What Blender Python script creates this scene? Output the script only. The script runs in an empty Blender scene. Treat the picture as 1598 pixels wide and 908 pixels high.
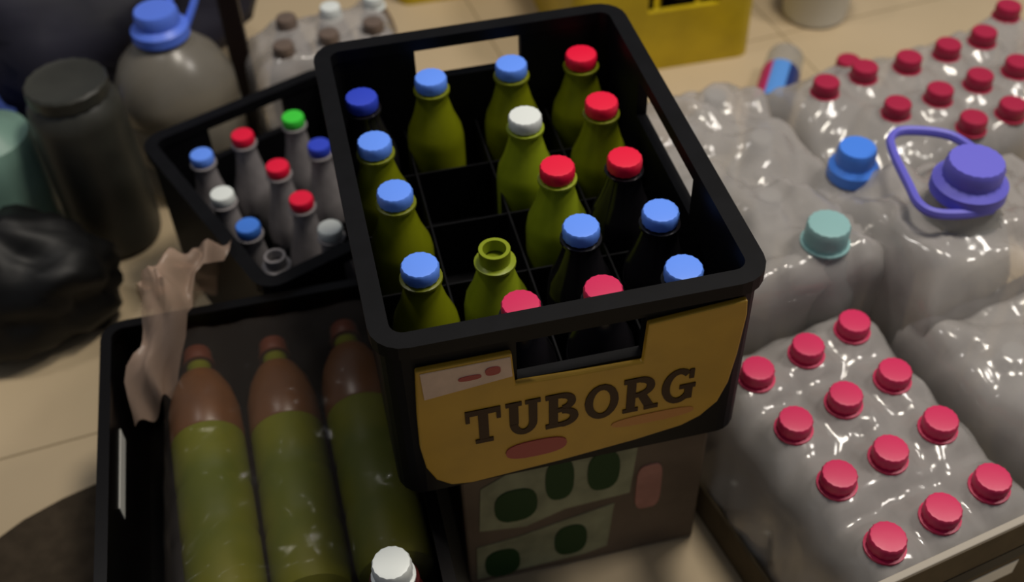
import bpy, math, random
from mathutils import Vector, Matrix, noise
random.seed(7)
S = bpy.context.scene
COL = S.collection

# ------------------------------------------------------------------ camera, world, lights, exposure
cam_d = bpy.data.cameras.new('camera'); cam = bpy.data.objects.new('camera', cam_d); COL.objects.link(cam)
RIGHT = Vector((0.97278, -0.23035, -0.02513)); DOWN = Vector((-0.18126, -0.68889, -0.70184)); FWD = Vector((0.14436, 0.68729, -0.71189))
M = Matrix((RIGHT, -DOWN, -FWD)).transposed().to_4x4()
M.translation = Vector((-0.0162, -0.5548, 1.038))
cam.matrix_world = M
cam_d.sensor_width = 36.0; cam_d.lens = 1765.35 / 1598 * 36; cam_d.clip_start = 0.01
cam_d.dof.use_dof = True; cam_d.dof.focus_distance = 0.86; cam_d.dof.aperture_fstop = 4.0
S.camera = cam
W = bpy.data.worlds.new('room_ambient'); S.world = W; W.use_nodes = True
W.node_tree.nodes['Background'].inputs[0].default_value = (0.80, 0.86, 1.0, 1)
W.node_tree.nodes['Background'].inputs[1].default_value = 0.14

def area(name, loc, target, sx, sy, power, col):
    l = bpy.data.lights.new(name, 'AREA'); l.shape = 'RECTANGLE'; l.size = sx; l.size_y = sy; l.energy = power; l.color = col
    o = bpy.data.objects.new(name, l); COL.objects.link(o); o.location = loc
    o.rotation_euler = (Vector(target) - Vector(loc)).to_track_quat('-Z', 'Y').to_euler(); o['kind'] = 'helper'
    return o
area('ceiling_lamp', (0.68, 0.42, 2.5), (0.25, 0.2, 0), 0.45, 0.35, 29, (1.0, 0.92, 0.80))
area('added_glint_light', (-0.5, 0.7, 1.9), (0.4, 0.2, 0), 0.16, 0.16, 4, (1.0, 0.95, 0.9))  # unseen light, added for sharp glints on the film
area('added_side_fill', (1.5, 0.15, 2.1), (0.4, 0.1, 0), 0.4, 0.3, 17, (1.0, 0.93, 0.85))  # unseen fill, added to brighten the floor and the right pack
S.view_settings.view_transform = 'Standard'; S.view_settings.look = 'None'
S.view_settings.exposure = 0.0; S.view_settings.gamma = 1.0; S.view_settings.use_curve_mapping = False

# ------------------------------------------------------------------ materials
def mat(name, col, rough=0.5, spec=0.5, var=0.0, scale=30, metal=0.0, alpha=1.0, coat=0.0, col2=None, tint=(1, 1, 1), bump=0.0):
    m = bpy.data.materials.new(name); m.use_nodes = True
    nt = m.node_tree; b = nt.nodes['Principled BSDF']; out = nt.nodes['Material Output']
    b.inputs['Base Color'].default_value = (*col, 1); b.inputs['Roughness'].default_value = rough
    b.inputs['Specular IOR Level'].default_value = spec; b.inputs['Metallic'].default_value = metal
    b.inputs['Coat Weight'].default_value = coat
    if var > 0 or col2 or bump:
        tc = nt.nodes.new('ShaderNodeTexCoord'); n = nt.nodes.new('ShaderNodeTexNoise'); n.inputs['Scale'].default_value = scale
        n.inputs['Detail'].default_value = 3
        nt.links.new(tc.outputs['Object'], n.inputs['Vector'])
        r = nt.nodes.new('ShaderNodeValToRGB')
        c2 = col2 or tuple(c * (1 - var) for c in col)
        r.color_ramp.elements[0].position = 0.35; r.color_ramp.elements[1].position = 0.65
        r.color_ramp.elements[0].color = (*c2, 1); r.color_ramp.elements[1].color = (*col, 1)
        nt.links.new(n.outputs['Fac'], r.inputs['Fac']); nt.links.new(r.outputs['Color'], b.inputs['Base Color'])
        if bump:
            bp = nt.nodes.new('ShaderNodeBump'); bp.inputs['Strength'].default_value = bump; bp.inputs['Distance'].default_value = 0.004
            nt.links.new(n.outputs['Fac'], bp.inputs['Height']); nt.links.new(bp.outputs['Normal'], b.inputs['Normal'])
    if alpha < 1:
        t = nt.nodes.new('ShaderNodeBsdfTransparent'); t.inputs[0].default_value = (*tint, 1)
        mx = nt.nodes.new('ShaderNodeMixShader'); mx.inputs[0].default_value = alpha
        nt.links.new(t.outputs[0], mx.inputs[1]); nt.links.new(b.outputs[0], mx.inputs[2]); nt.links.new(mx.outputs[0], out.inputs[0])
    return m
BLACK = mat('black_crate_plastic', (0.004, 0.004, 0.005), 0.5, 0.12, 0.3, 40)
BLACKGLOSS = mat('black_glossy_plastic', (0.003, 0.0025, 0.0025), 0.3, 0.2)
YLABEL = mat('yellow_printed_label', (0.47, 0.27, 0.022), 0.45, 0.4, 0.12, 25)
YCRATE = mat('yellow_crate_plastic', (0.55, 0.40, 0.008), 0.4, 0.4, 0.2, 15)
INK = mat('dark_brown_ink', (0.035, 0.015, 0.005), 0.5, 0.2)
REDINK = mat('red_ink', (0.33, 0.06, 0.05), 0.5, 0.3)
PALE = mat('pale_print', (0.62, 0.45, 0.33), 0.5, 0.3, 0.15, 60)
OLIVE = mat('olive_green_bottle', (0.17, 0.19, 0.004), 0.3, 0.5, 0.25, 20)
OLIVEB = mat('bright_olive_bottle', (0.25, 0.31, 0.012), 0.3, 0.5, 0.25, 20)
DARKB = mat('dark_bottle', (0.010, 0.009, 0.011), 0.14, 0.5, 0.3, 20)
GREYB = mat('smoky_clear_bottle', (0.27, 0.25, 0.255), 0.25, 0.5, 0.4, 20)
PET = mat('clear_water_bottle', (0.42, 0.41, 0.40), 0.2, 0.5, alpha=0.42, tint=(0.93, 0.95, 0.95))
SODA = mat('yellow_green_soda_bottle', (0.145, 0.145, 0.003), 0.5, 0.2, 0.0, 11, col2=(0.075, 0.095, 0.003), alpha=0.95, tint=(0.80, 0.80, 0.12))
FILM = mat('clear_shrink_film', (0.47, 0.445, 0.425), 0.15, 0.6, alpha=0.56, tint=(0.97, 0.96, 0.95), coat=0.3)
FILMTHIN = mat('thin_clear_film', (0.40, 0.34, 0.30), 0.2, 0.5, alpha=0.05, tint=(0.98, 0.96, 0.94), coat=0.3)
FILMPINK = mat('pinkish_clear_film', (0.60, 0.43, 0.33), 0.3, 0.5, alpha=0.42, tint=(0.98, 0.92, 0.86))
BLUE = mat('light_blue_cap', (0.13, 0.30, 0.98), 0.4, 0.4)
NAVY = mat('navy_blue_cap', (0.03, 0.06, 0.55), 0.4, 0.4)
DEEPNAVY = mat('dark_navy_cap', (0.012, 0.012, 0.06), 0.4, 0.4)
RED = mat('red_cap', (0.75, 0.008, 0.045), 0.4, 0.4)
PINKRED = mat('pinkish_red_cap', (0.60, 0.022, 0.10), 0.4, 0.4)
CRIMSON = mat('crimson_cap', (0.36, 0.012, 0.05), 0.4, 0.4)
WHITE = mat('white_cap', (0.70, 0.74, 0.72), 0.4, 0.4)
GREEN = mat('green_cap', (0.05, 0.62, 0.05), 0.4, 0.4)
CYAN = mat('pale_cyan_cap', (0.30, 0.55, 0.55), 0.4, 0.4, alpha=0.75)
VIOLET = mat('violet_blue_cap', (0.14, 0.13, 0.62), 0.45, 0.4)
AZURE = mat('azure_blue_cap', (0.06, 0.22, 0.80), 0.4, 0.4)
BROWNCAP = mat('brown_cap', (0.10, 0.022, 0.008), 0.4, 0.4)
TRAY = mat('brown_cardboard_tray', (0.105, 0.078, 0.042), 0.8, 0.2, 0.25, 30)
PALERIM = mat('pale_cardboard_edge', (0.40, 0.36, 0.30), 0.7, 0.2)
CARTON = mat('dull_printed_carton', (0.16, 0.12, 0.085), 0.7, 0.2, 0.3, 12)
CREAM = mat('cream_green_print', (0.30, 0.31, 0.19), 0.6, 0.2, 0.35, 25)
GREENPRINT = mat('dark_green_print', (0.012, 0.045, 0.010), 0.6, 0.2)
PINKPRINT = mat('pink_print', (0.40, 0.19, 0.15), 0.6, 0.2, 0.2, 40)
BAGBLACK = mat('black_bag_plastic', (0.003, 0.003, 0.003), 0.5, 0.25)
BAGNAVY = mat('dark_navy_bag_plastic', (0.022, 0.021, 0.034), 0.55, 0.25, 0.4, 8)
BAGBLUE = mat('blue_bag_plastic', (0.05, 0.09, 0.35), 0.5, 0.3, 0.3, 12)
MINT = mat('mint_green_bottle', (0.26, 0.44, 0.36), 0.35, 0.5, 0.35, 10)
SMOKE = mat('dark_smoky_jug', (0.036, 0.036, 0.028), 0.45, 0.5, 0.5, 9)
JUG = mat('clear_jug_plastic', (0.40, 0.40, 0.385), 0.25, 0.5, alpha=0.5, tint=(0.95, 0.96, 0.95))
JUGDARK = mat('greyish_clear_jug_plastic', (0.22, 0.20, 0.165), 0.28, 0.5, 0.2, 10, alpha=0.75, tint=(0.9, 0.88, 0.8))
LEG = mat('dark_brown_metal', (0.012, 0.006, 0.005), 0.4, 0.4)
SHADOWSHEET = mat('dark_brown_shadow_sheet', (0.060, 0.045, 0.030), 0.95, 0.1, 0.25, 60)  # shadow tone for the dark sheet on the floor
WHITEPL = mat('white_painted_highlight', (0.62, 0.62, 0.58), 0.4, 0.4)
TEAL = mat('teal_plastic', (0.12, 0.35, 0.33), 0.4, 0.4)
MAGENTA = mat('magenta_label', (0.48, 0.02, 0.13), 0.4, 0.4)
SKYBLUE = mat('sky_blue_label', (0.10, 0.30, 0.75), 0.4, 0.4)
NAVYLABEL = mat('navy_label', (0.012, 0.03, 0.16), 0.4, 0.4)
DARKRED = mat('dark_red_bottle', (0.06, 0.008, 0.008), 0.3, 0.4)
SLEEVE = mat('brown_neck_sleeve', (0.13, 0.050, 0.014), 0.35, 0.4, 0.4, 12)
AMBER = mat('pinkish_brown_bottle', (0.22, 0.16, 0.125), 0.3, 0.5, 0.45, 14, alpha=0.85)

def tile_mat():
    m = bpy.data.materials.new('beige_floor_tiles'); m.use_nodes = True; nt = m.node_tree; b = nt.nodes['Principled BSDF']
    tc = nt.nodes.new('ShaderNodeTexCoord'); mp = nt.nodes.new('ShaderNodeMapping')
    mp.inputs['Rotation'].default_value = (0, 0, math.radians(-6))
    nt.links.new(tc.outputs['Object'], mp.inputs[0])
    sep = nt.nodes.new('ShaderNodeSeparateXYZ'); nt.links.new(mp.outputs[0], sep.inputs[0])
    def line(sock, off):
        a = nt.nodes.new('ShaderNodeMath'); a.operation = 'ADD'; a.inputs[1].default_value = off; nt.links.new(sock, a.inputs[0])
        p = nt.nodes.new('ShaderNodeMath'); p.operation = 'PINGPONG'; p.inputs[1].default_value = 0.225; nt.links.new(a.outputs[0], p.inputs[0])
        l = nt.nodes.new('ShaderNodeMath'); l.operation = 'LESS_THAN'; l.inputs[1].default_value = 0.0014; nt.links.new(p.outputs[0], l.inputs[0])
        return l.outputs[0]
    mx = nt.nodes.new('ShaderNodeMath'); mx.operation = 'MAXIMUM'
    nt.links.new(line(sep.outputs[0], 0.05 + 0.9), mx.inputs[0]); nt.links.new(line(sep.outputs[1], 0.9 - 0.377), mx.inputs[1])
    n = nt.nodes.new('ShaderNodeTexNoise'); n.inputs['Scale'].default_value = 6; n.inputs['Detail'].default_value = 4
    nt.links.new(tc.outputs['Object'], n.inputs['Vector'])
    r = nt.nodes.new('ShaderNodeValToRGB'); r.color_ramp.elements[0].color = (0.47, 0.37, 0.23, 1); r.color_ramp.elements[1].color = (0.56, 0.44, 0.285, 1)
    nt.links.new(n.outputs['Fac'], r.inputs[0])
    c = nt.nodes.new('ShaderNodeMix'); c.data_type = 'RGBA'; nt.links.new(mx.outputs[0], c.inputs['Factor'])
    nt.links.new(r.outputs[0], c.inputs[6]); c.inputs[7].default_value = (0.26, 0.195, 0.11, 1)
    nt.links.new(c.outputs[2], b.inputs['Base Color']); b.inputs['Roughness'].default_value = 0.5; b.inputs['Specular IOR Level'].default_value = 0.3
    return m
TILE = tile_mat()

# ------------------------------------------------------------------ mesh helpers
class MB:
    def __init__(s): s.v = []; s.f = []; s.mi = []; s.mats = []
    def m(s, mt):
        if mt not in s.mats: s.mats.append(mt)
        return s.mats.index(mt)
    def add(s, vs, fs, mt):
        o = len(s.v); k = s.m(mt); s.v += [tuple(v) for v in vs]
        for f in fs: s.f.append([i + o for i in f]); s.mi.append(k)
    def box(s, x0, y0, z0, x1, y1, z1, mt):
        s.add([(x0, y0, z0), (x1, y0, z0), (x1, y1, z0), (x0, y1, z0), (x0, y0, z1), (x1, y0, z1), (x1, y1, z1), (x0, y1, z1)],
              [(0, 3, 2, 1), (4, 5, 6, 7), (0, 1, 5, 4), (1, 2, 6, 5), (2, 3, 7, 6), (3, 0, 4, 7)], mt)
    def lathe(s, prof, mt, n=28, rib=0.0, capped=True):
        vs = []; fs = []
        for r, z in prof:
            for k in range(n):
                a = 2 * math.pi * k / n; rr = r * (1 - rib * (k % 2)) if r > 0.004 else r
                vs.append((rr * math.cos(a), rr * math.sin(a), z))
        for i in range(len(prof) - 1):
            for k in range(n):
                q = (k + 1) % n; fs.append((i * n + k, i * n + q, (i + 1) * n + q, (i + 1) * n + k))
        if capped:
            fs.append(tuple(reversed(range(n)))); fs.append(tuple(range((len(prof) - 1) * n, len(prof) * n)))
        s.add(vs, fs, mt)
    def prism_xz(s, pts, y0, y1, mt):        # polygon in x-z extruded along y
        n = len(pts); vs = [(x, y0, z) for x, z in pts] + [(x, y1, z) for x, z in pts]
        fs = [tuple(range(n)), tuple(reversed(range(n, 2 * n)))] + [(i, i + n, (i + 1) % n + n, (i + 1) % n) for i in range(n)]
        s.add(vs, fs, mt)
    def tube(s, path, r, mt, n=10, closed=False, flat=1.0):
        path = [Vector(p) for p in path]; L = len(path); vs = []; fs = []
        for i, p in enumerate(path):
            a = path[(i - 1) % L] if closed else path[max(i - 1, 0)]; b = path[(i + 1) % L] if closed else path[min(i + 1, L - 1)]
            t = (b - a).normalized(); u = t.cross(Vector((0, 0, 1)))
            if u.length < 1e-3: u = Vector((1, 0, 0))
            u.normalize(); w = u.cross(t)
            for k in range(n):
                an = 2 * math.pi * k / n; vs.append(p + u * (r * math.cos(an)) + w * (r * flat * math.sin(an)))
        for i in range(L if closed else L - 1):
            j = (i + 1) % L
            for k in range(n): q = (k + 1) % n; fs.append((i * n + k, i * n + q, j * n + q, j * n + k))
        if not closed: fs += [tuple(reversed(range(n))), tuple(range((L - 1) * n, L * n))]
        s.add(vs, fs, mt)
    def build(s, name, parent=None, smooth=True, bevel=0.0, angle=35):
        me = bpy.data.meshes.new(name); me.from_pydata(s.v, [], s.f)
        for m_ in s.mats: me.materials.append(m_)
        for p, k in zip(me.polygons, s.mi): p.material_index = k
        import bmesh
        bm = bmesh.new(); bm.from_mesh(me); bmesh.ops.recalc_face_normals(bm, faces=bm.faces); bm.to_mesh(me); bm.free()
        if smooth:
            me.shade_smooth()
            try: me.set_sharp_from_angle(angle=math.radians(angle))
            except Exception: pass
        o = bpy.data.objects.new(name, me); COL.objects.link(o)
        if parent: o.parent = parent
        if bevel:
            b = o.modifiers.new('bevel', 'BEVEL'); b.width = bevel; b.segments = 2; b.limit_method = 'ANGLE'
        return o
def tag(o, label, cat, group=None, kind=None):
    o['label'] = label; o['category'] = cat
    if group: o['group'] = group
    if kind: o['kind'] = kind
    return o
def thing(name, label, cat, loc=(0, 0, 0), rz=0.0, group=None):
    o = bpy.data.objects.new(name, None); COL.objects.link(o); o.location = loc; o.rotation_euler = (0, 0, rz); o.empty_display_size = 0.02
    return tag(o, label, cat, group)

# ------------------------------------------------------------------ setting
fl = MB(); fl.add([(-2.2, -1.6, 0), (2.6, -1.6, 0), (2.6, 2.6, 0), (-2.2, 2.6, 0)], [(0, 1, 2, 3)], TILE)
fl = fl.build('floor', smooth=False); fl['kind'] = 'structure'; fl['label'] = 'beige tiled floor under the crates and bottle packs'

# ------------------------------------------------------------------ bottles
MESH = {}
def cached(key, fn):
    if key not in MESH: MESH[key] = fn()
    return MESH[key]
def instance(name, key, fn, parent):
    """first use builds the mesh, later uses copy that object"""
    if key not in MESH:
        o = fn(); MESH[key] = o
    else:
        o = MESH[key].copy(); COL.objects.link(o)
    o.name = name; o.parent = parent; return o
def cap_mesh(r, h, mt):
    b = MB(); b.lathe([(r * 0.97, 0), (r, h * 0.12), (r, h * 0.82), (r * 0.93, h * 0.97), (r * 0.8, h), (0.001, h)], mt, 32, 0.035)
    return b
def bottle(label, loc, h, r, rc, hc, body_m, cap_m, group, style='pet', rz=0.0, tilt=None, cat='bottle', name='bottle'):
    t = thing(name, label, cat, loc, rz, group)
    if tilt: t.rotation_euler = tilt
    key = (style, round(h, 4), r, rc, body_m.name)
    nz = h - hc * 0.9
    def body():
        b = MB(); rn = rc * 0.84
        if style == 'beer':
            pr = [(r * .85, 0), (r, h * .03), (r, h * .52), (r * .93, h * .60), (r * .72, h * .70), (rn * 1.25, h * .80), (rn, nz - .004)]
        else:
            pr = [(r * .72, 0), (r * .95, h * .02), (r, h * .06), (r, h * .22), (r * .955, h * .24), (r, h * .26), (r, h * .40), (r * .955, h * .42), (r, h * .44),
                  (r, h * .60), (r * .955, h * .62), (r, h * .64), (r * .97, h * .72), (r * .82, h * .80), (rn * 1.5, h * .865), (rn, h * .895), (rn, nz - .004)]
        pr += [(rn, nz + hc * .5), (0.001, nz + hc * .5)] if cap_m else [(rn, h), (rn * .75, h), (rn * .7, nz)]
        b.lathe(pr, body_m, 28, capped=True if cap_m else False); return b.build('body')
    instance('body', key + ('b', bool(cap_m)), body, t)
    def ring():
        b = MB(); b.lathe([(rc * .85, nz - .0065), (rc * 1.12, nz - .0055), (rc * 1.12, nz - .003), (rc * .85, nz - .002)], body_m if style == 'beer' else (cap_m or body_m), 24); return b.build('neck_ring')
    instance('neck_ring', key + ('r', cap_m.name if cap_m else ''), ring, t)
    if cap_m:
        def cap(): o = cap_mesh(rc, hc, cap_m).build('cap'); return o
        c = instance('cap', ('cap', rc, hc, cap_m.name), cap, t); c.location = (0, 0, h - hc)
    return t

# ------------------------------------------------------------------ crate builder
def rr_path(w, d, r, holes):
    """rounded rectangle path; holes: side -> (a0, a1, z0, z1) in that side's running coordinate. returns list of (point, inward normal, hole or None for the segment leaving it)"""
    P = []
    def side(p0, p1, nrm, hole):
        p0 = Vector(p0); p1 = Vector(p1); L = (p1 - p0).length; t = (p1 - p0) / L
        if hole:
            a0, a1, z0, z1 = hole
            P.append((p0, nrm, None)); P.append((p0 + t * a0, nrm, (z0, z1))); P.append((p0 + t * a1, nrm, None))
        else: P.append((p0, nrm, None))
        P.append((p1, nrm, None))
    def arc(cx, cy, a0):
        for k in range(1, 5):
            a = a0 + math.pi / 2 * k / 5; P.append((Vector((cx + r * math.cos(a), cy + r * math.sin(a))), Vector((-math.cos(a), -math.sin(a))), None))
    side((r, 0), (w - r, 0), Vector((0, 1)), holes.get('front')); arc(w - r, r, -math.pi / 2)
    side((w, r), (w, d - r), Vector((-1, 0)), holes.get('right')); arc(w - r, d - r, 0)
    side((w - r, d), (r, d), Vector((0, -1)), holes.get('back')); arc(r, d - r, math.pi / 2)
    side((0, d - r), (0, r), Vector((1, 0)), holes.get('left')); arc(r, r, math.pi)
    return P
def wall(mb, P, z0, z1, th, mt, out=0.0):
    n = len(P)
    for i in range(n):
        (p, np_, hole), (q, nq, _) = P[i], P[(i + 1) % n]
        if (q - p).length < 1e-6: continue
        o0, o1 = p - np_ * out, q - nq * out; i0, i1 = p + np_ * th, q + nq * th
        spans = [(z0, z1)] if not hole else [(z0, max(hole[0], z0)), (min(hole[1], z1), z1)]
        for a, b in spans:
            if b - a < 1e-4: continue
            mb.add([(*o0, a), (*o1, a), (*i1, a), (*i0, a), (*o0, b), (*o1, b), (*i1, b), (*i0, b)],
                   [(0, 3, 2, 1), (4, 5, 6, 7), (0, 1, 5, 4), (1, 2, 6, 5), (2, 3, 7, 6), (3, 0, 4, 7)], mt)
def crate(label, loc, rz, w, d, h, holes, mt, group, nx, ny, divh, rim=True):
    t = thing('beer_crate', label, 'crate', loc, rz, group)
    b = MB(); P = rr_path(w, d, 0.022, holes); wall(b, P, 0, h - 0.012, 0.010, mt); b.box(0.008, 0.008, 0.002, w - 0.008, d - 0.008, 0.010, mt)
    b.build('shell', t, smooth=True)
    b = MB(); P2 = rr_path(w, d, 0.022, {}); wall(b, P2, h - 0.013, h, 0.011, mt, out=0.005); b.build('rim', t)
    if nx:
        b = MB()
        for i in range(1, nx): b.box(w * i / nx - .0008, .01, .01, w * i / nx + .0008, d - .01, divh, mt)
        for j in range(1, ny): b.box(.01, d * j / ny - .0008, .01, w - .01, d * j / ny + .0008, divh - .002, mt)
        b.build('divider_grid', t, smooth=False)
    return t

# ------------------------------------------------------------------ carton under the main crate
ct = thing('printed_carton', 'dull printed carton with green bottle pictures under the black crate with yellow label', 'carton', (0.055, 0.045, 0))
b = MB(); b.box(0, 0, 0, .24, .30, .240, CARTON); b.build('carton_body', ct, smooth=False, bevel=.003)
def oval(cx, cz, rx, rz, n=20, p=2.6):
    o = []
    for k in range(n):
        a = 2 * math.pi * k / n; c, s_ = math.cos(a), math.sin(a)
        o.append((cx + rx * math.copysign(abs(c) ** (2 / p), c), cz + rz * math.copysign(abs(s_) ** (2 / p), s_)))
    return o
b = MB(); b.prism_xz([(.018, .165), (.014, .096), (.06, .088), (.10, .104), (.165, .108), (.170, .19), (.06, .19)], -.0008, .0006, CREAM)
b.prism_xz([(.010, .068), (.008, .010), (.12, .014), (.145, .020), (.150, .095), (.10, .084), (.05, .072)], -.0008, .0006, CREAM); b.build('picture_panel', ct, smooth=False)
for cx, cz, rx, rz in ((.051, .128, .021, .026), (.094, .155, .014, .032), (.137, .154, .016, .030), (.106, .047, .017, .026), (.035, .032, .018, .024)):
    b = MB(); b.prism_xz(oval(cx, cz, rx, rz), -.0018, -.0006, GREENPRINT); b.build('bottle_picture', ct, smooth=False)
b = MB(); b.prism_xz(oval(.184, .112, .013, .036, p=4), -.0016, .0006, PINKPRINT); b.build('pink_patch', ct, smooth=False)

# ------------------------------------------------------------------ main crate
ZC = 0.243
mc = crate('black bottle crate with yellow lettered label, standing on the printed carton', (0, 0, ZC), 0, .30, .40, .43 - ZC,
           {'front': (.080, .182, .365 - ZC, .408 - ZC), 'back': (.078, .185, .382 - ZC, .4165 - ZC), 'right': (.115, .265, .375 - ZC, .4165 - ZC), 'left': (.115, .265, .375 - ZC, .4165 - ZC)},
           BLACK, 'beer crates', 4, 5, .080)
LP = [(.024, .402), (.0975, .402), (.0995, .366), (.150, .3635), (.2025, .362), (.2045, .405), (.284, .411), (.2855, .395), (.283, .35), (.279, .315), (.272, .292), (.258, .277), (.242, .269), (.20, .262), (.135, .255), (.06, .250), (.042, .253), (.030, .264), (.023, .282), (.020, .31), (.021, .35)]
LP = [(x, z - ZC) for x, z in LP]
b = MB(); b.prism_xz(LP, -.0055, .0005, YLABEL); lab = b.build('label_panel', mc, smooth=False, bevel=.0015)
b = MB(); b.prism_xz([(.027, .3995 - ZC), (.096, .3995 - ZC), (.097, .378 - ZC), (.028, .370 - ZC)], -.0066, -.004, PALE); b.build('pale_sticker', lab, smooth=False)
b = MB(); b.prism_xz(oval(.082, .389 - ZC, .006, .0045), -.0074, -.006, REDINK); b.prism_xz(oval(.064, .386 - ZC, .009, .0025), -.0074, -.006, REDINK); b.build('red_mark', lab, smooth=False)
b = MB(); b.prism_xz(oval(.115, .281 - ZC, .026, .0105), -.0066, -.004, REDINK); b.build('red_oval', lab, smooth=False)
b = MB(); b.prism_xz(oval(.215, .290 - ZC, .036, .006), -.0062, -.004, mat('faded_orange_ink', (0.46, 0.20, 0.05), 0.5, 0.3)); b.build('faded_print', lab, smooth=False)
def ring_poly(mb, cx, cz, rx, rz, tx, tz, a0, a1, y0, y1, mt, n=18):
    for k in range(n):
        q = [math.radians(a0 + (a1 - a0) * t / n) for t in (k, k + 1)]
        o_ = [(cx + rx * math.cos(a), cz + rz * math.sin(a)) for a in q]; i_ = [(cx + (rx - tx) * math.cos(a), cz + (rz - tz) * math.sin(a)) for a in q]
        mb.prism_xz([o_[0], o_[1], i_[1], i_[0]], y0, y1, mt)
def letters(x0, z0, wl, h, gap, y0, y1):
    """heavy slab serif capitals T U B O R G, each its own mesh"""
    for n_, ch in enumerate('TUBORG'):
        mb = MB(); X = x0 + n_ * (wl + gap); y0_ = [y0]
        def R_(a, b_, c, d_):
            y0_[0] -= .00004
            mb.prism_xz([(X + a * wl, z0 + b_ * h), (X + c * wl, z0 + b_ * h), (X + c * wl, z0 + d_ * h), (X + a * wl, z0 + d_ * h)], y0_[0], y1, INK)
        def A_(cx, cz, rx, rz, a0, a1, tx=.24, tz=.15): ring_poly(mb, X + cx * wl, z0 + cz * h, rx * wl, rz * h, tx * wl, tz * h, a0, a1, y0 - .00001 * len(mb.f) / 6, y1, INK)
        if ch == 'T': R_(.36, 0, .64, 1); R_(0, .85, 1, 1); R_(0, .66, .12, .86); R_(.88, .66, 1, .86); R_(.24, 0, .76, .11)
        if ch == 'U': R_(.1, .35, .36, 1); R_(.66, .35, .90, 1); R_(0, .89, .46, 1); R_(.56, .89, 1, 1); A_(.5, .36, .40, .36, 180, 360)
        if ch == 'B': R_(.1, 0, .36, 1); R_(0, 0, .5, .13); R_(0, .87, .5, 1); R_(.3, .45, .5, .57); A_(.48, .74, .40, .26, -90, 90); A_(.48, .27, .48, .28, -90, 90)
        if ch == 'O': A_(.5, .5, .5, .51, 0, 360)
        if ch == 'R': R_(.1, 0, .36, 1); R_(0, 0, .46, .11); R_(0, .87, .5, 1); R_(.3, .42, .52, .55); A_(.48, .71, .44, .29, -90, 90); mb.prism_xz([(X + .42 * wl, z0 + .45 * h), (X + .68 * wl, z0 + .47 * h), (X + 1.0 * wl, z0), (X + .70 * wl, z0)], y0, y1, INK); R_(.64, 0, 1.06, .11)
        if ch == 'G': A_(.5, .5, .5, .51, 48, 318); R_(.54, .40, 1.02, .52); R_(.70, .08, .94, .48); R_(.80, .68, .94, .95)
        mb.build('letter', lab, smooth=False)
letters(.058, .303 - ZC, .0285, .042, .0040, -.0064, -.0045)

ROWN = ['front row', 'second row', 'middle row', 'fourth row', 'back row']; COLN = ['left end', 'second from left', 'third from left', 'right end']
CAPXY = {(0, 4): (0.033, 0.348), (1, 4): (0.103, 0.362), (2, 4): (0.184, 0.364), (3, 4): (0.255, 0.362), (0, 3): (0.035, 0.277), (2, 3): (0.177, 0.278), (3, 3): (0.252, 0.281),
         (0, 2): (0.042, 0.203), (2, 2): (0.187, 0.199), (3, 2): (0.248, 0.195), (0, 1): (0.047, 0.106), (2, 1): (0.186, 0.118), (3, 1): (0.256, 0.119), (1, 0): (0.116, 0.043),
         (2, 0): (0.183, 0.043), (3, 0): (0.252, 0.049), (1, 1): (0.112, 0.121), (0, 0): (0.047, 0.038)}
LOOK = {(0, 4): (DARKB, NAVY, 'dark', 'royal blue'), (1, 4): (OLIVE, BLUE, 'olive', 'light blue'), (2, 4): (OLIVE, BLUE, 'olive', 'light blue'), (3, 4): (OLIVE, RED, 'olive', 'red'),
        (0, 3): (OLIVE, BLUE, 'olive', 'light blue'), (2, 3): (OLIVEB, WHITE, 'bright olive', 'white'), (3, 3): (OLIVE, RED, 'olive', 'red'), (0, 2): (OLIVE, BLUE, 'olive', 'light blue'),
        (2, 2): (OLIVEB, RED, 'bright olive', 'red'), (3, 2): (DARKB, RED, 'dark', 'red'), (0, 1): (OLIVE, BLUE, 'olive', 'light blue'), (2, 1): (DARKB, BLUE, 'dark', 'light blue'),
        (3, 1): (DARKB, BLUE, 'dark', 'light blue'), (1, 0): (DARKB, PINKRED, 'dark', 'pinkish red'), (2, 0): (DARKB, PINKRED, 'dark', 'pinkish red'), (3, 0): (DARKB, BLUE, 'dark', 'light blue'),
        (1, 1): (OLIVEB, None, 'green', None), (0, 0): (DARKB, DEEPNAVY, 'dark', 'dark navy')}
for k in sorted(LOOK):
    bm_, cm_, bn, cn = LOOK[k]; x, y = CAPXY[k]
    lb = '%s bottle, %s cap, %s of %s in lettered crate' % (bn, cn, COLN[k[0]], ROWN[k[1]]) if cm_ else 'open green bottle without cap in the yellow-labelled crate'
    top = .404 if k != (0, 0) else .385
    if not cm_: top = .392
    bottle(lb, (x, y, ZC + .0102), top - ZC - .0102, .029, .0160, .0125, bm_, cm_, 'bottles in the yellow-labelled crate', 'beer')

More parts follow.
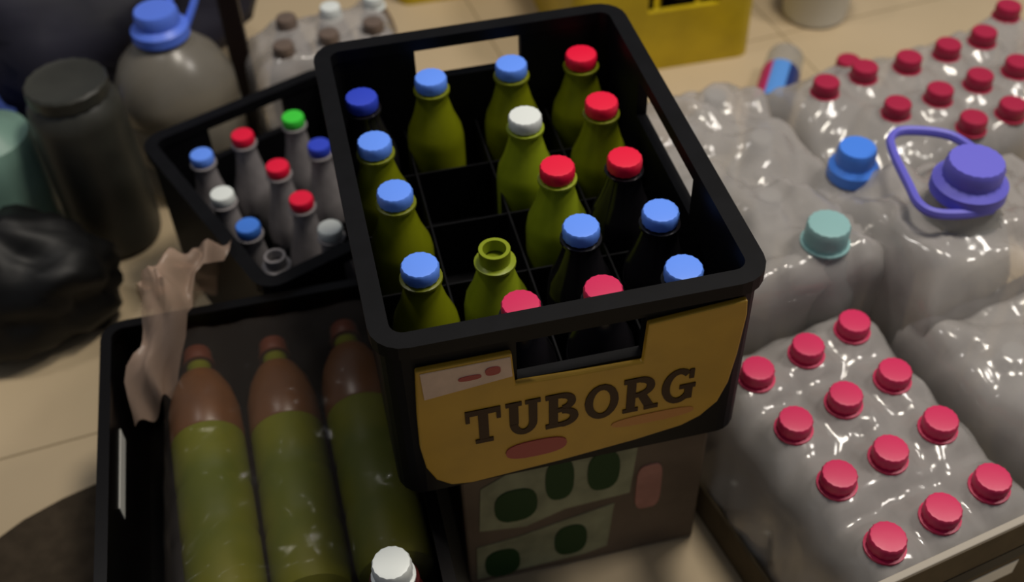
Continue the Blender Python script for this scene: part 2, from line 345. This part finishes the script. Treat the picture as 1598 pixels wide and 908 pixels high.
# ------------------------------------------------------------------ second crate with clear bottles
A2 = math.radians(23); o2 = Vector((-0.219, 0.603))          # back left corner of the rim
ux, uy = Vector((math.cos(A2), math.sin(A2))), Vector((-math.sin(A2), math.cos(A2)))
W2, D2 = .250, .315
c0 = o2 - uy * D2
crate('plain black crate of clear bottles behind and left of the yellow-labelled one', (c0.x, c0.y, 0), A2, W2, D2, .210,
      {'back': (.045, .150, .150, .196), 'front': (.07, .17, .15, .192)}, BLACK, 'beer crates', 3, 4, .10)
C2 = [(-0.152, 0.565, BLUE, 'light blue', 'at the back left corner'), (-0.102, 0.591, RED, 'red', 'in the back row'), (-0.039, 0.611, GREEN, 'green', 'in the back row'),
      (-0.066, 0.52, RED, 'red', 'in the second row from the back'), (-0.014, 0.547, NAVY, 'dull blue', 'beside the tall crate'), (-0.132, 0.486, WHITE, 'white', 'in the left column'),
      (-0.045, 0.454, RED, 'red', 'in the third row from the back'), (-0.107, 0.423, AZURE, 'medium blue', 'in the left column'), (-0.019, 0.396, WHITE, 'white', 'in the front row'), (-0.082, 0.365, None, None, 'in the front left corner')]
for x, y, cm_, cn, wh in C2:
    lb = 'smoky bottle with %s cap, %s of the plain crate' % (cn, wh) if cm_ else 'smoky bottle without cap, %s of the plain crate' % wh
    bottle(lb, (x, y, .0102), .196, .026, .0140, .012, GREYB, cm_, 'bottles in the plain black crate', 'beer')

# ------------------------------------------------------------------ film draping
def drape(name, label, mt, origin, ang, w, d, bots, ztop, zlow, amp, group=None, res=.006, hole=.86, slope=.55, skirt=(1, 1, 1, 1), seed=0, freq=28, dirx=1.0, cat='plastic film', keep=0):
    # the first `keep` bottles stay covered, the others poke their caps through
    """clear film over bottles: origin = front left corner, ang = its rotation, bots = (x, y, cap radius, cap base z)"""
    u, v = Vector((math.cos(ang), math.sin(ang))), Vector((-math.sin(ang), math.cos(ang)))
    nx, ny = max(4, int(w / res)), max(4, int(d / res)); mb = MB(); vs = []; idx = {}
    for j in range(ny + 1):
        for i in range(nx + 1):
            a, c = i / nx, j / ny
            p = Vector(origin) + u * (w * a) + v * (d * c)
            z = ztop - .05
            for bx, by, rc, zc in bots:
                dd = max(0.0, (p - Vector((bx, by))).length - rc)
                z = max(z, zc - slope * dd)
            e = min(a * w if skirt[3] else 9, (1 - a) * w if skirt[1] else 9, c * d if skirt[0] else 9, (1 - c) * d if skirt[2] else 9)
            if e < .022: z -= (.022 - e) ** 2 * 45
            q = Vector((p.x * freq * dirx, p.y * freq, seed * 3.1))
            wr = abs(noise.noise(q)) * 1.35 + abs(noise.noise(q * 2.3)) * .35
            near = min([9] + [(p - Vector((bx, by))).length - rc for bx, by, rc, zc in bots])
            z += amp * (wr - .35) * min(1, max(0, near / .012))
            idx[(i, j)] = len(vs); vs.append((p.x, p.y, z))
    fs = []
    for j in range(ny):
        for i in range(nx):
            q = [idx[(i, j)], idx[(i + 1, j)], idx[(i + 1, j + 1)], idx[(i, j + 1)]]
            cx = sum(vs[k][0] for k in q) / 4; cy = sum(vs[k][1] for k in q) / 4
            if any((cx - bx) ** 2 + (cy - by) ** 2 < (rc * hole) ** 2 for bx, by, rc, zc in bots[keep:]): continue
            fs.append(tuple(q))
    # skirts with soft vertical folds
    def sk(seq, nrm):
        prev = None; L = 6
        for s_i, k in enumerate(seq):
            x, y, z = vs[k]; row = [k]
            for l in range(1, L + 1):
                f_ = l / L; wv = noise.noise(Vector((x * 40, y * 40, l * .35 + seed))) * .006 * min(1, f_ * 2)
                vs.append((x + nrm.x * (wv + .003 * f_), y + nrm.y * (wv + .003 * f_), z * (1 - f_) + zlow * f_)); row.append(len(vs) - 1)
            if prev:
                for l in range(L): fs.append((prev[l], row[l], row[l + 1], prev[l + 1]))
            prev = row
    if skirt[0]: sk([idx[(i, 0)] for i in range(nx + 1)], -v)
    if skirt[1]: sk([idx[(nx, j)] for j in range(ny + 1)], u)
    if skirt[2]: sk([idx[(i, ny)] for i in range(nx + 1)], v)
    if skirt[3]: sk([idx[(0, j)] for j in range(ny + 1)], -u)
    mb.add(vs, fs, mt); o = mb.build(name, angle=80)
    return tag(o, label, cat, group)

# ------------------------------------------------------------------ lower right pack: 12 red capped water bottles in a cardboard tray
OA = Vector((0.3555, 0.0835)); DI = Vector((0.0571, 0.0165)); DJ = Vector((0.0112, -0.0672)); AA = math.radians(11)
fa = ['left', 'middle', 'right']; fj = ['back row', 'second row from the back', 'third row from the back', 'front row']
botsA = []
for j in range(4):
    for i in range(3):
        p = OA + DI * i + DJ * j + Vector((random.uniform(-.002, .002), random.uniform(-.002, .002)))
        bottle('red-capped water bottle, %s of %s in the brown tray pack' % (fa[i], fj[j]), (p.x, p.y, .0052), .208, .0262, .0162, .013, PET, PINKRED, 'water bottles in the lower right pack')
        botsA.append((p.x, p.y, .0172, .197))
uA, vA = Vector((math.cos(AA), math.sin(AA))), Vector((-math.sin(AA), math.cos(AA)))
fo = OA + DJ * 3 - uA * .031 - vA * .028
wA, dA = .189, .278
tr = thing('cardboard_tray', 'brown cardboard tray under the lower right pack of red-capped bottles', 'tray', (fo.x, fo.y, 0), AA)
b = MB(); b.box(-.006, -.002, .001, wA + .018, dA + .014, .005, TRAY); b.build('tray_bottom', tr, smooth=False)
for nm, bx in (('front_wall', (-.012, -.006, .001, wA + .034, -.001, .2015)), ('side_wall', (-.012, -.006, .001, -.008, dA + .02, .05)), ('side_wall', (wA + .019, -.006, .001, wA + .024, dA + .02, .05)), ('back_wall', (-.012, dA + .015, .001, wA + .024, dA + .02, .05))):
    b = MB(); b.box(*bx, TRAY); w_ = b.build(nm, tr, smooth=False, bevel=.001)
    if nm == 'front_wall':
        b = MB(); b.box(-.0125, -.0068, .200, wA + .0345, -.0004, .2055, PALERIM); b.build('pale_edge', w_, smooth=False, bevel=.001)
        b = MB(); b.box(-.0122, -.0066, .138, wA + .0342, -.0055, .157, BLACK); b.build('black_band', w_, smooth=False)
        b = MB(); b.box(.105, -.0066, .108, .170, -.0055, .130, WHITEPL); b.build('painted_highlight', w_, smooth=False)  # white patch painted as a highlight on the front wall
ff = fo - uA * .004 + vA * .0005
drape('shrink_film', 'clear wrinkled shrink film around the lower right pack in a tray', FILM, ff, AA, wA + .014, dA + .010, botsA, .205, .02, .010, 'shrink films', seed=2, skirt=(0, 1, 1, 1))

# ------------------------------------------------------------------ upper right pack: red capped bottles
PB = [(0.669, 0.423), (0.731, 0.436), (0.792, 0.45), (0.852, 0.463), (0.665, 0.503), (0.727, 0.508), (0.788, 0.521), (0.846, 0.535), (0.908, 0.582), (0.741, 0.374), (0.799, 0.386), (0.606, 0.486)]
PBN = ['leftmost in front row', 'second in front row', 'third in front row', 'rightmost in front row', 'leftmost in back row', 'second in back row', 'third in back row', 'fourth in back row',
       'at the far right corner', 'nearest the violet jug handle', 'just behind the violet jug cap', 'alone at the left end']
botsB = []
for (x, y), nmz in zip(PB, PBN):
    bottle('crimson-capped water bottle %s of the upper right pack' % nmz, (x, y, .001), .222, .0285, .0165, .016, PET, CRIMSON, 'water bottles in the upper right pack')
    botsB.append((x, y, .0175, .206))
bottle('shorter clear bottle with crimson cap, touching the back left of the upper right pack', (.709, .614, .001), .152, .0285, .0165, .016, PET, CRIMSON, 'water bottles in the upper right pack')
bottle('clear water bottle with crimson cap, behind the upper right pack near the frame edge', (.915, .502, .001), .222, .0285, .0165, .016, PET, CRIMSON, 'water bottles in the upper right pack')
botsB.append((.915, .502, .0175, .206))
drape('shrink_film', 'clear hazy shrink film over the upper right pack of crimson-capped bottles', FILM, (.575, .325), math.radians(8), .40, .235, botsB, .21, .02, .008, 'shrink films', seed=5)

# ------------------------------------------------------------------ five litre jugs and big bottles on the right
def jug(label, loc, h, r, rc, body_m, cap_m, group=None, loop=None, collar=True):
    t = thing('water_jug', label, 'jug', loc, 0, group)
    b = MB(); z = h - .03
    b.lathe([(r * .8, 0), (r, .012), (r, h * .2), (r * .96, h * .22), (r, h * .24), (r, h * .45), (r * .96, h * .47), (r, h * .49), (r * .98, h * .6), (r * .8, h * .72), (rc * 1.25, h * .83), (rc * .9, z - .012), (rc * .9, z), (rc * .8, h - .008), (.001, h - .008)], body_m, 36)
    b.build('body', t)
    b = MB()
    if collar: b.lathe([(rc * 1.18, z - .012), (rc * 1.3, z - .008), (rc * 1.28, z + .004), (rc * 1.0, z + .010)], cap_m, 36); b.build('collar', t)
    b = MB(); b.lathe([(rc * .97, 0), (rc, .003), (rc, .022), (rc * .92, .027), (.001, .0275)], cap_m, 40, .03); c = b.build('cap', t); c.location = (0, 0, h - .0275)
    if loop:
        b = MB(); b.tube(loop, .0045, cap_m, 8, flat=1.3); b.build('handle', t)
    return t
def smooth_path(pts, n=6):
    out = []
    for i in range(len(pts) - 1):
        p0, p1, p2, p3 = [Vector(pts[min(max(k, 0), len(pts) - 1)]) for k in (i - 1, i, i + 1, i + 2)]
        for k in range(n):
            t = k / n; out.append(.5 * ((2 * p1) + (p2 - p0) * t + (2 * p0 - 5 * p1 + 4 * p2 - p3) * t * t + (3 * p1 - p0 - 3 * p2 + p3) * t ** 3))
    out.append(Vector(pts[-1])); return out
JL = (.612, .192)
lp = [(.655, .235), (.640, .277), (.600, .297), (.578, .290), (.568, .262), (.560, .215), (.556, .185), (.566, .168), (.595, .160), (.622, .160)]
jug('clear water jug with violet-blue cap and open carry handle, right of centre edge', (*JL, .001), .325, .068, .029, JUG, VIOLET, 'water jugs', smooth_path([(x - JL[0], y - JL[1], .286) for x, y in lp]))
BJ = (.556, .312)
jug('clear bottle jug with azure cap left of the violet-capped jug', (*BJ, .001), .262, .046, .0215, JUG, AZURE, 'water jugs')
bottle('large clear bottle with pale cyan cap between lower right pack and azure-capped jug', (.468, .196, .001), .272, .042, .0225, .024, PET, CYAN, 'large clear bottles')
CB = [(.372, .225, .222, 'nearest the right side of the yellow-labelled crate'), (.375, .325, .235, 'beside the right crate wall, second from the front'), (.455, .300, .225, 'left of the azure-capped jug'),
      (.400, .425, .232, 'by the back right corner of the yellow-labelled crate'), (.485, .400, .225, 'behind the azure-capped jug'), (.470, .505, .215, 'nearest the yellow crate')]
botsM = []
for x, y, h, w_ in CB:
    bottle('large clear bottle under loose film, %s' % w_, (x, y, .001), h, .037, .0135, .012, PET, WHITEPL if False else JUG, 'large clear bottles')
    botsM.append((x, y, .014, h + .003))
botsM2 = botsM + [(.468, .196, .0235, .247), (BJ[0], BJ[1], .029, .222)]
drape('plastic_film', 'loose crumpled clear film over the large clear bottles right of the crate', FILM, (.345, .150), math.radians(6), .225, .385, botsM2, .235, .07, .034, 'loose clear films', seed=9, freq=15, slope=.28, keep=6)
botsJ = [(JL[0], JL[1], .060, .262)]
drape('plastic_film', 'crumpled clear film around the violet-capped jug', FILM, (.540, .098), math.radians(10), .28, .20, [(JL[0], JL[1], .040, .262)], .235, .08, .030, 'loose clear films', seed=14, freq=15, slope=.42, hole=1.0)

botsE = []
for x, y, w_ in ((.605, .045, 'nearest the violet-capped jug'), (.628, -.032, 'right of the brown tray'), (.688, .058, 'at the right edge, behind'), (.706, -.020, 'at the right edge, in front'), (.722, .140, 'farthest back at the right edge')):
    bottle('large clear bottle under the right edge film, %s' % w_, (x, y, .001), .205, .036, .0135, .012, PET, JUG, 'large clear bottles')
    botsE.append((x, y, .014, .209))
drape('plastic_film', 'loose clear film at the right edge beside the brown tray', FILM, (.572, -.088), math.radians(12), .20, .215, botsE, .235, .04, .022, 'loose clear films', seed=41, freq=13, slope=.22, keep=5)
# ------------------------------------------------------------------ pack of yellow green soda in black bin
bin_ = thing('black_bin', 'open black plastic bin holding yellow-green soda bottles at lower left', 'bin', (-.262, -.130, 0))
BWX, BWY, BH = .290, .442, .200
b = MB(); Pb = rr_path(BWX, BWY, .02, {}); wall(b, Pb, 0.001, BH - .008, .006, BLACKGLOSS); b.box(.004, .004, .001, BWX - .004, BWY - .004, .040, BLACKGLOSS); b.build('shell', bin_)
b = MB(); wall(b, Pb, BH - .009, BH, .008, BLACKGLOSS, out=.003); b.build('rim', bin_)
b = MB(); b.box(.0055, .242, .140, .0068, .337, .158, WHITEPL); b.build('painted_glint', bin_, smooth=False)  # white strip painted as a glint on the inner wall
names = [['lower left', 'lower middle', 'lower right'], ['top left', 'top middle', 'top right']]
for j in range(2):
    for i in range(3):
        SB = bottle('yellow-green soda bottle with brown cap lying %s in the black bin' % names[j][i], (-.163 + .0735 * i, -.020 + random.uniform(-.006, .006), .0770 + .0722 * j), .315, .0355, .0150, .017, SODA, BROWNCAP, 'soda bottles in the black bin')
        SB.rotation_euler = (math.radians(-90), 0, math.radians((3, 2, 1.5)[i]))
        sl = MB(); sl.lathe([(.0350, .190), (.0362, .192), (.0352, .230), (.0302, .254), (.0215, .274), (.0205, .275)], SLEEVE, 28, capped=False)
        so = instance('neck_sleeve', 'soda_sleeve', lambda: sl.build('neck_sleeve'), SB)
drape('shrink_film', 'thin clear film over the yellow-green soda bottles in the bin', FILMTHIN, (-.214, -.028), math.radians(-1), .232, .335, [], .246, .13, .012, 'shrink films', seed=21, freq=20)
bottle('dark red bottle with white cap in front of the soda bottles, at the bottom edge', (-.019, -.058, .0410), .200, .026, .0165, .018, DARKRED, WHITE, None)

# ------------------------------------------------------------------ yellow crates at the back
def yellow_crate(label, x, y, rz, w=.295):
    return crate(label, (x, y, 0), rz, w, .39, .235, {'front': (w - .253 + .053, w - .085, .105, .17), 'back': (.055, .2, .105, .17)}, YCRATE, 'yellow crates', 2, 2, .05)
yc = yellow_crate('bright yellow crate at the top edge, right of the black crate', .392, .868, 0)
yellow_crate('bright yellow crate at the top edge, directly behind the black crate', .165, 1.165, 0, .22)

for k, wn in enumerate(('leftmost', 'second from left', 'third from left', 'rightmost')):  # bottles added so the crate hole looks black inside
    bottle('dark bottle added to darken the right-hand yellow crate, %s' % wn, (.438 + .0675 * k, .915, .0105), .185, .028, .0150, .014, DARKB, DEEPNAVY, 'added bottles in the yellow crate', 'beer')
# ------------------------------------------------------------------ things between the yellow crate and the upper right pack
lb = thing('soft_drink_bottle', 'small clear bottle with magenta and blue label lying beside the yellow crate', 'bottle', (.665, .722, .0305))
lb.rotation_euler = (math.radians(90), 0, math.radians(-32))
b = MB(); b.lathe([(.020, -.10), (.028, -.095), (.029, -.05), (.029, .045), (.024, .07), (.013, .088), (.012, .10), (.001, .10)], PET, 28); b.build('body', lb)
b = MB(); b.lathe([(.0295, -.048), (.0297, -.046), (.0297, .042), (.0295, .044)], SKYBLUE, 28, capped=False)
o = b.build('label_band', lb)
o.data.materials.append(MAGENTA); o.data.materials.append(NAVYLABEL)
for p in o.data.polygons:
    c = p.center; a = math.degrees(math.atan2(c.y, c.x)) % 360
    p.material_index = 0 if (60 <= a < 110) else (1 if a >= 110 and a < 220 else 2)
b = cap_mesh(.0145, .016, SKYBLUE); o = b.build('cap', lb); o.location = (0, 0, .094)
wt = thing('white_tub', 'white plastic tub with teal lid at the top edge beyond the labelled bottle', 'tub', (.835, .955, .001))
b = MB(); b.lathe([(.048, 0), (.052, .004), (.060, .10), (.062, .104), (.056, .106)], WHITEPL, 32); b.build('body', wt)
b = MB(); b.lathe([(.0, .106), (.064, .106), (.065, .116), (.058, .119), (.0, .119)], TEAL, 32, capped=False); b.build('lid', wt)

# ------------------------------------------------------------------ back left: jugs, bags, leg, wrapped pack
JB = (-.188, .800)
hl = [(.020, .0, .215), (.035, .012, .235), (.052, .028, .262), (.058, .045, .285), (.046, .052, .296), (.030, .035, .280), (.012, .012, .255)]
jug('clear greyish jug with bright blue cap and raised handle, upper left', (*JB, .001), .268, .082, .029, JUGDARK, mat('cornflower_blue_cap', (0.10, 0.20, 0.80), .4, .4), 'water jugs', smooth_path(hl))
dk = thing('plastic_canister', 'dark smoky canister with flat lid beside the clear blue-capped jug', 'canister', (-.300, .690, .001))
b = MB(); b.lathe([(.050, 0), (.056, .006), (.058, .02), (.058, .205), (.055, .222), (.047, .232), (.047, .236), (.001, .236)], SMOKE, 36); b.build('body', dk)
b = MB(); b.lathe([(.049, .233), (.0505, .235), (.0505, .250), (.048, .253), (.040, .250), (.001, .250)], SMOKE, 36, .03); b.build('lid', dk)
mt_ = thing('mint_bottle', 'mint green plastic bottle at the left edge', 'bottle', (-.425, .715, .001))
b = MB(); b.lathe([(.05, 0), (.058, .01), (.060, .16), (.056, .175), (.03, .19), (.017, .20), (.017, .225)], MINT, 32); b.build('body', mt_)
cap_mesh(.021, .022, WHITEPL).build('cap', mt_).location = (0, 0, .212)
def blob(name, label, mt, loc, sx, sy, sz, seed, amp=.25, cat='bag', group=None, knot=True):
    t = thing(name, label, cat, loc, 0, group); b = MB(); n, m_ = 40, 24; vs = []; fs = []
    for j in range(m_ + 1):
        ph = math.pi * j / m_
        for i in range(n):
            th = 2 * math.pi * i / n; d = Vector((math.sin(ph) * math.cos(th), math.sin(ph) * math.sin(th), math.cos(ph)))
            k = 1 + amp * (noise.noise(d * 1.6 + Vector((seed, 0, 0))) + .5 * noise.noise(d * 4 + Vector((0, seed, 0))))
            z = max(d.z * k * sz + sz * .8, 0.0)
            vs.append((d.x * k * sx, d.y * k * sy, z))
    for j in range(m_):
        for i in range(n): q = (i + 1) % n; fs.append((j * n + i, (j + 1) * n + i, (j + 1) * n + q, j * n + q))
    b.add(vs, fs, mt); b.build('bag_body', t, angle=80)
    if knot:
        b = MB(); b.lathe([(sx * .25, sz * 1.45), (sx * .10, sz * 1.75), (sx * .07, sz * 1.85), (sx * .16, sz * 2.05), (sx * .20, sz * 2.15)], mt, 16, .15); b.build('bag_neck', t)
    return t
blob('plastic_bag', 'black bulging plastic bag on the floor at the left edge', BAGBLACK, (-.405, .545, 0), .120, .085, .085, 3.3, group='plastic bags', knot=False)
blob('plastic_bag', 'very dark navy plastic bag filling the upper left corner', BAGNAVY, (-.36, 1.10, 0), .26, .19, .15, 8.1, group='plastic bags', knot=False)
blob('plastic_bag', 'small blue plastic bag at the left edge between navy bag and mint bottle', BAGBLUE, (-.490, .880, 0), .07, .05, .085, 5.7, group='plastic bags', knot=False)
lg = thing('shelf_leg', 'dark brown upright metal leg behind the plain black crate', 'shelf leg', (-.098, .850, 0))
b = MB(); b.box(-.014, -.014, .008, .014, .014, .62, LEG); b.build('post', lg, smooth=False, bevel=.003)
b = MB(); b.lathe([(.024, 0), (.024, .006), (.018, .012)], LEG, 20); b.build('foot', lg)
botsC = []
k = 0
CN = ['nearest the shelf leg', 'in the middle of the front', 'at the right of the front', 'second row beside the shelf leg', 'in middle of second row', 'at right of second row']
for j in range(2):
    for i in range(3):
        x, y = -.036 + i * .062 + j * .01, .775 + j * .066 + i * .012
        bottle('pinkish wrapped bottle, '+('white' if k in (4, 5) else 'brown')+' cap, %s of back pack' % CN[k], (x, y, .001), .205, .0285, .0145, .015, AMBER, WHITE if k in (4, 5) else AMBER, 'wrapped bottles behind the crates'); k += 1
        botsC.append((x, y, .0155, .192))
drape('shrink_film', 'clear shrink film over the pinkish brown bottles behind the crates', FILM, (-.074, .735), math.radians(11), .21, .145, botsC, .195, .02, .012, 'shrink films', seed=33)
# pinkish film tail between bin and plain crate
b = MB(); n = 26; vs = []; fs = []
PTS = smooth_path([(-.215, .500, .030), (-.200, .455, .10), (-.185, .405, .175), (-.172, .360, .235), (-.185, .315, .245), (-.208, .275, .215), (-.222, .235, .150)], 5)
for i, p in enumerate(PTS):
    f_ = i / (len(PTS) - 1); wd = .030 + .030 * math.sin(math.pi * min(1, f_ * 1.25))
    for k in range(n + 1):
        a = k / n - .5; q = Vector((p.x + a * wd * 1.6, p.y + a * wd * .7, p.z - a * a * .05))
        q.z += .034 * noise.noise(Vector((q.x * 50, q.y * 34, 4.2))); q.x += .012 * noise.noise(Vector((q.x * 30, q.y * 30, 9.1))); vs.append(q)
for i in range(len(PTS) - 1):
    for k in range(n): fs.append((i * (n + 1) + k, i * (n + 1) + k + 1, (i + 1) * (n + 1) + k + 1, (i + 1) * (n + 1) + k))
b.add(vs, fs, FILMPINK); tag(b.build('plastic_film', angle=80), 'pinkish crumpled film tail between soda bottles and plain crate', 'plastic film', 'loose clear films')
# dark sheet laid as a painted shadow on the tiles
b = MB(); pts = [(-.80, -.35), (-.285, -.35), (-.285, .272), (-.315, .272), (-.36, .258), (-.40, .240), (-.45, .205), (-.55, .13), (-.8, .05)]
n = len(pts); b.add([(x, y, .0005) for x, y in pts] + [(x, y, .004) for x, y in pts], [tuple(range(n)), tuple(range(n, 2 * n))] + [(i, (i + 1) % n, (i + 1) % n + n, i + n) for i in range(n)], SHADOWSHEET)
tag(b.build('floor_shadow_sheet', smooth=False, bevel=.0015), 'dark brown sheet with curved edge standing in for shadow on the lower left tiles', 'shadow sheet')
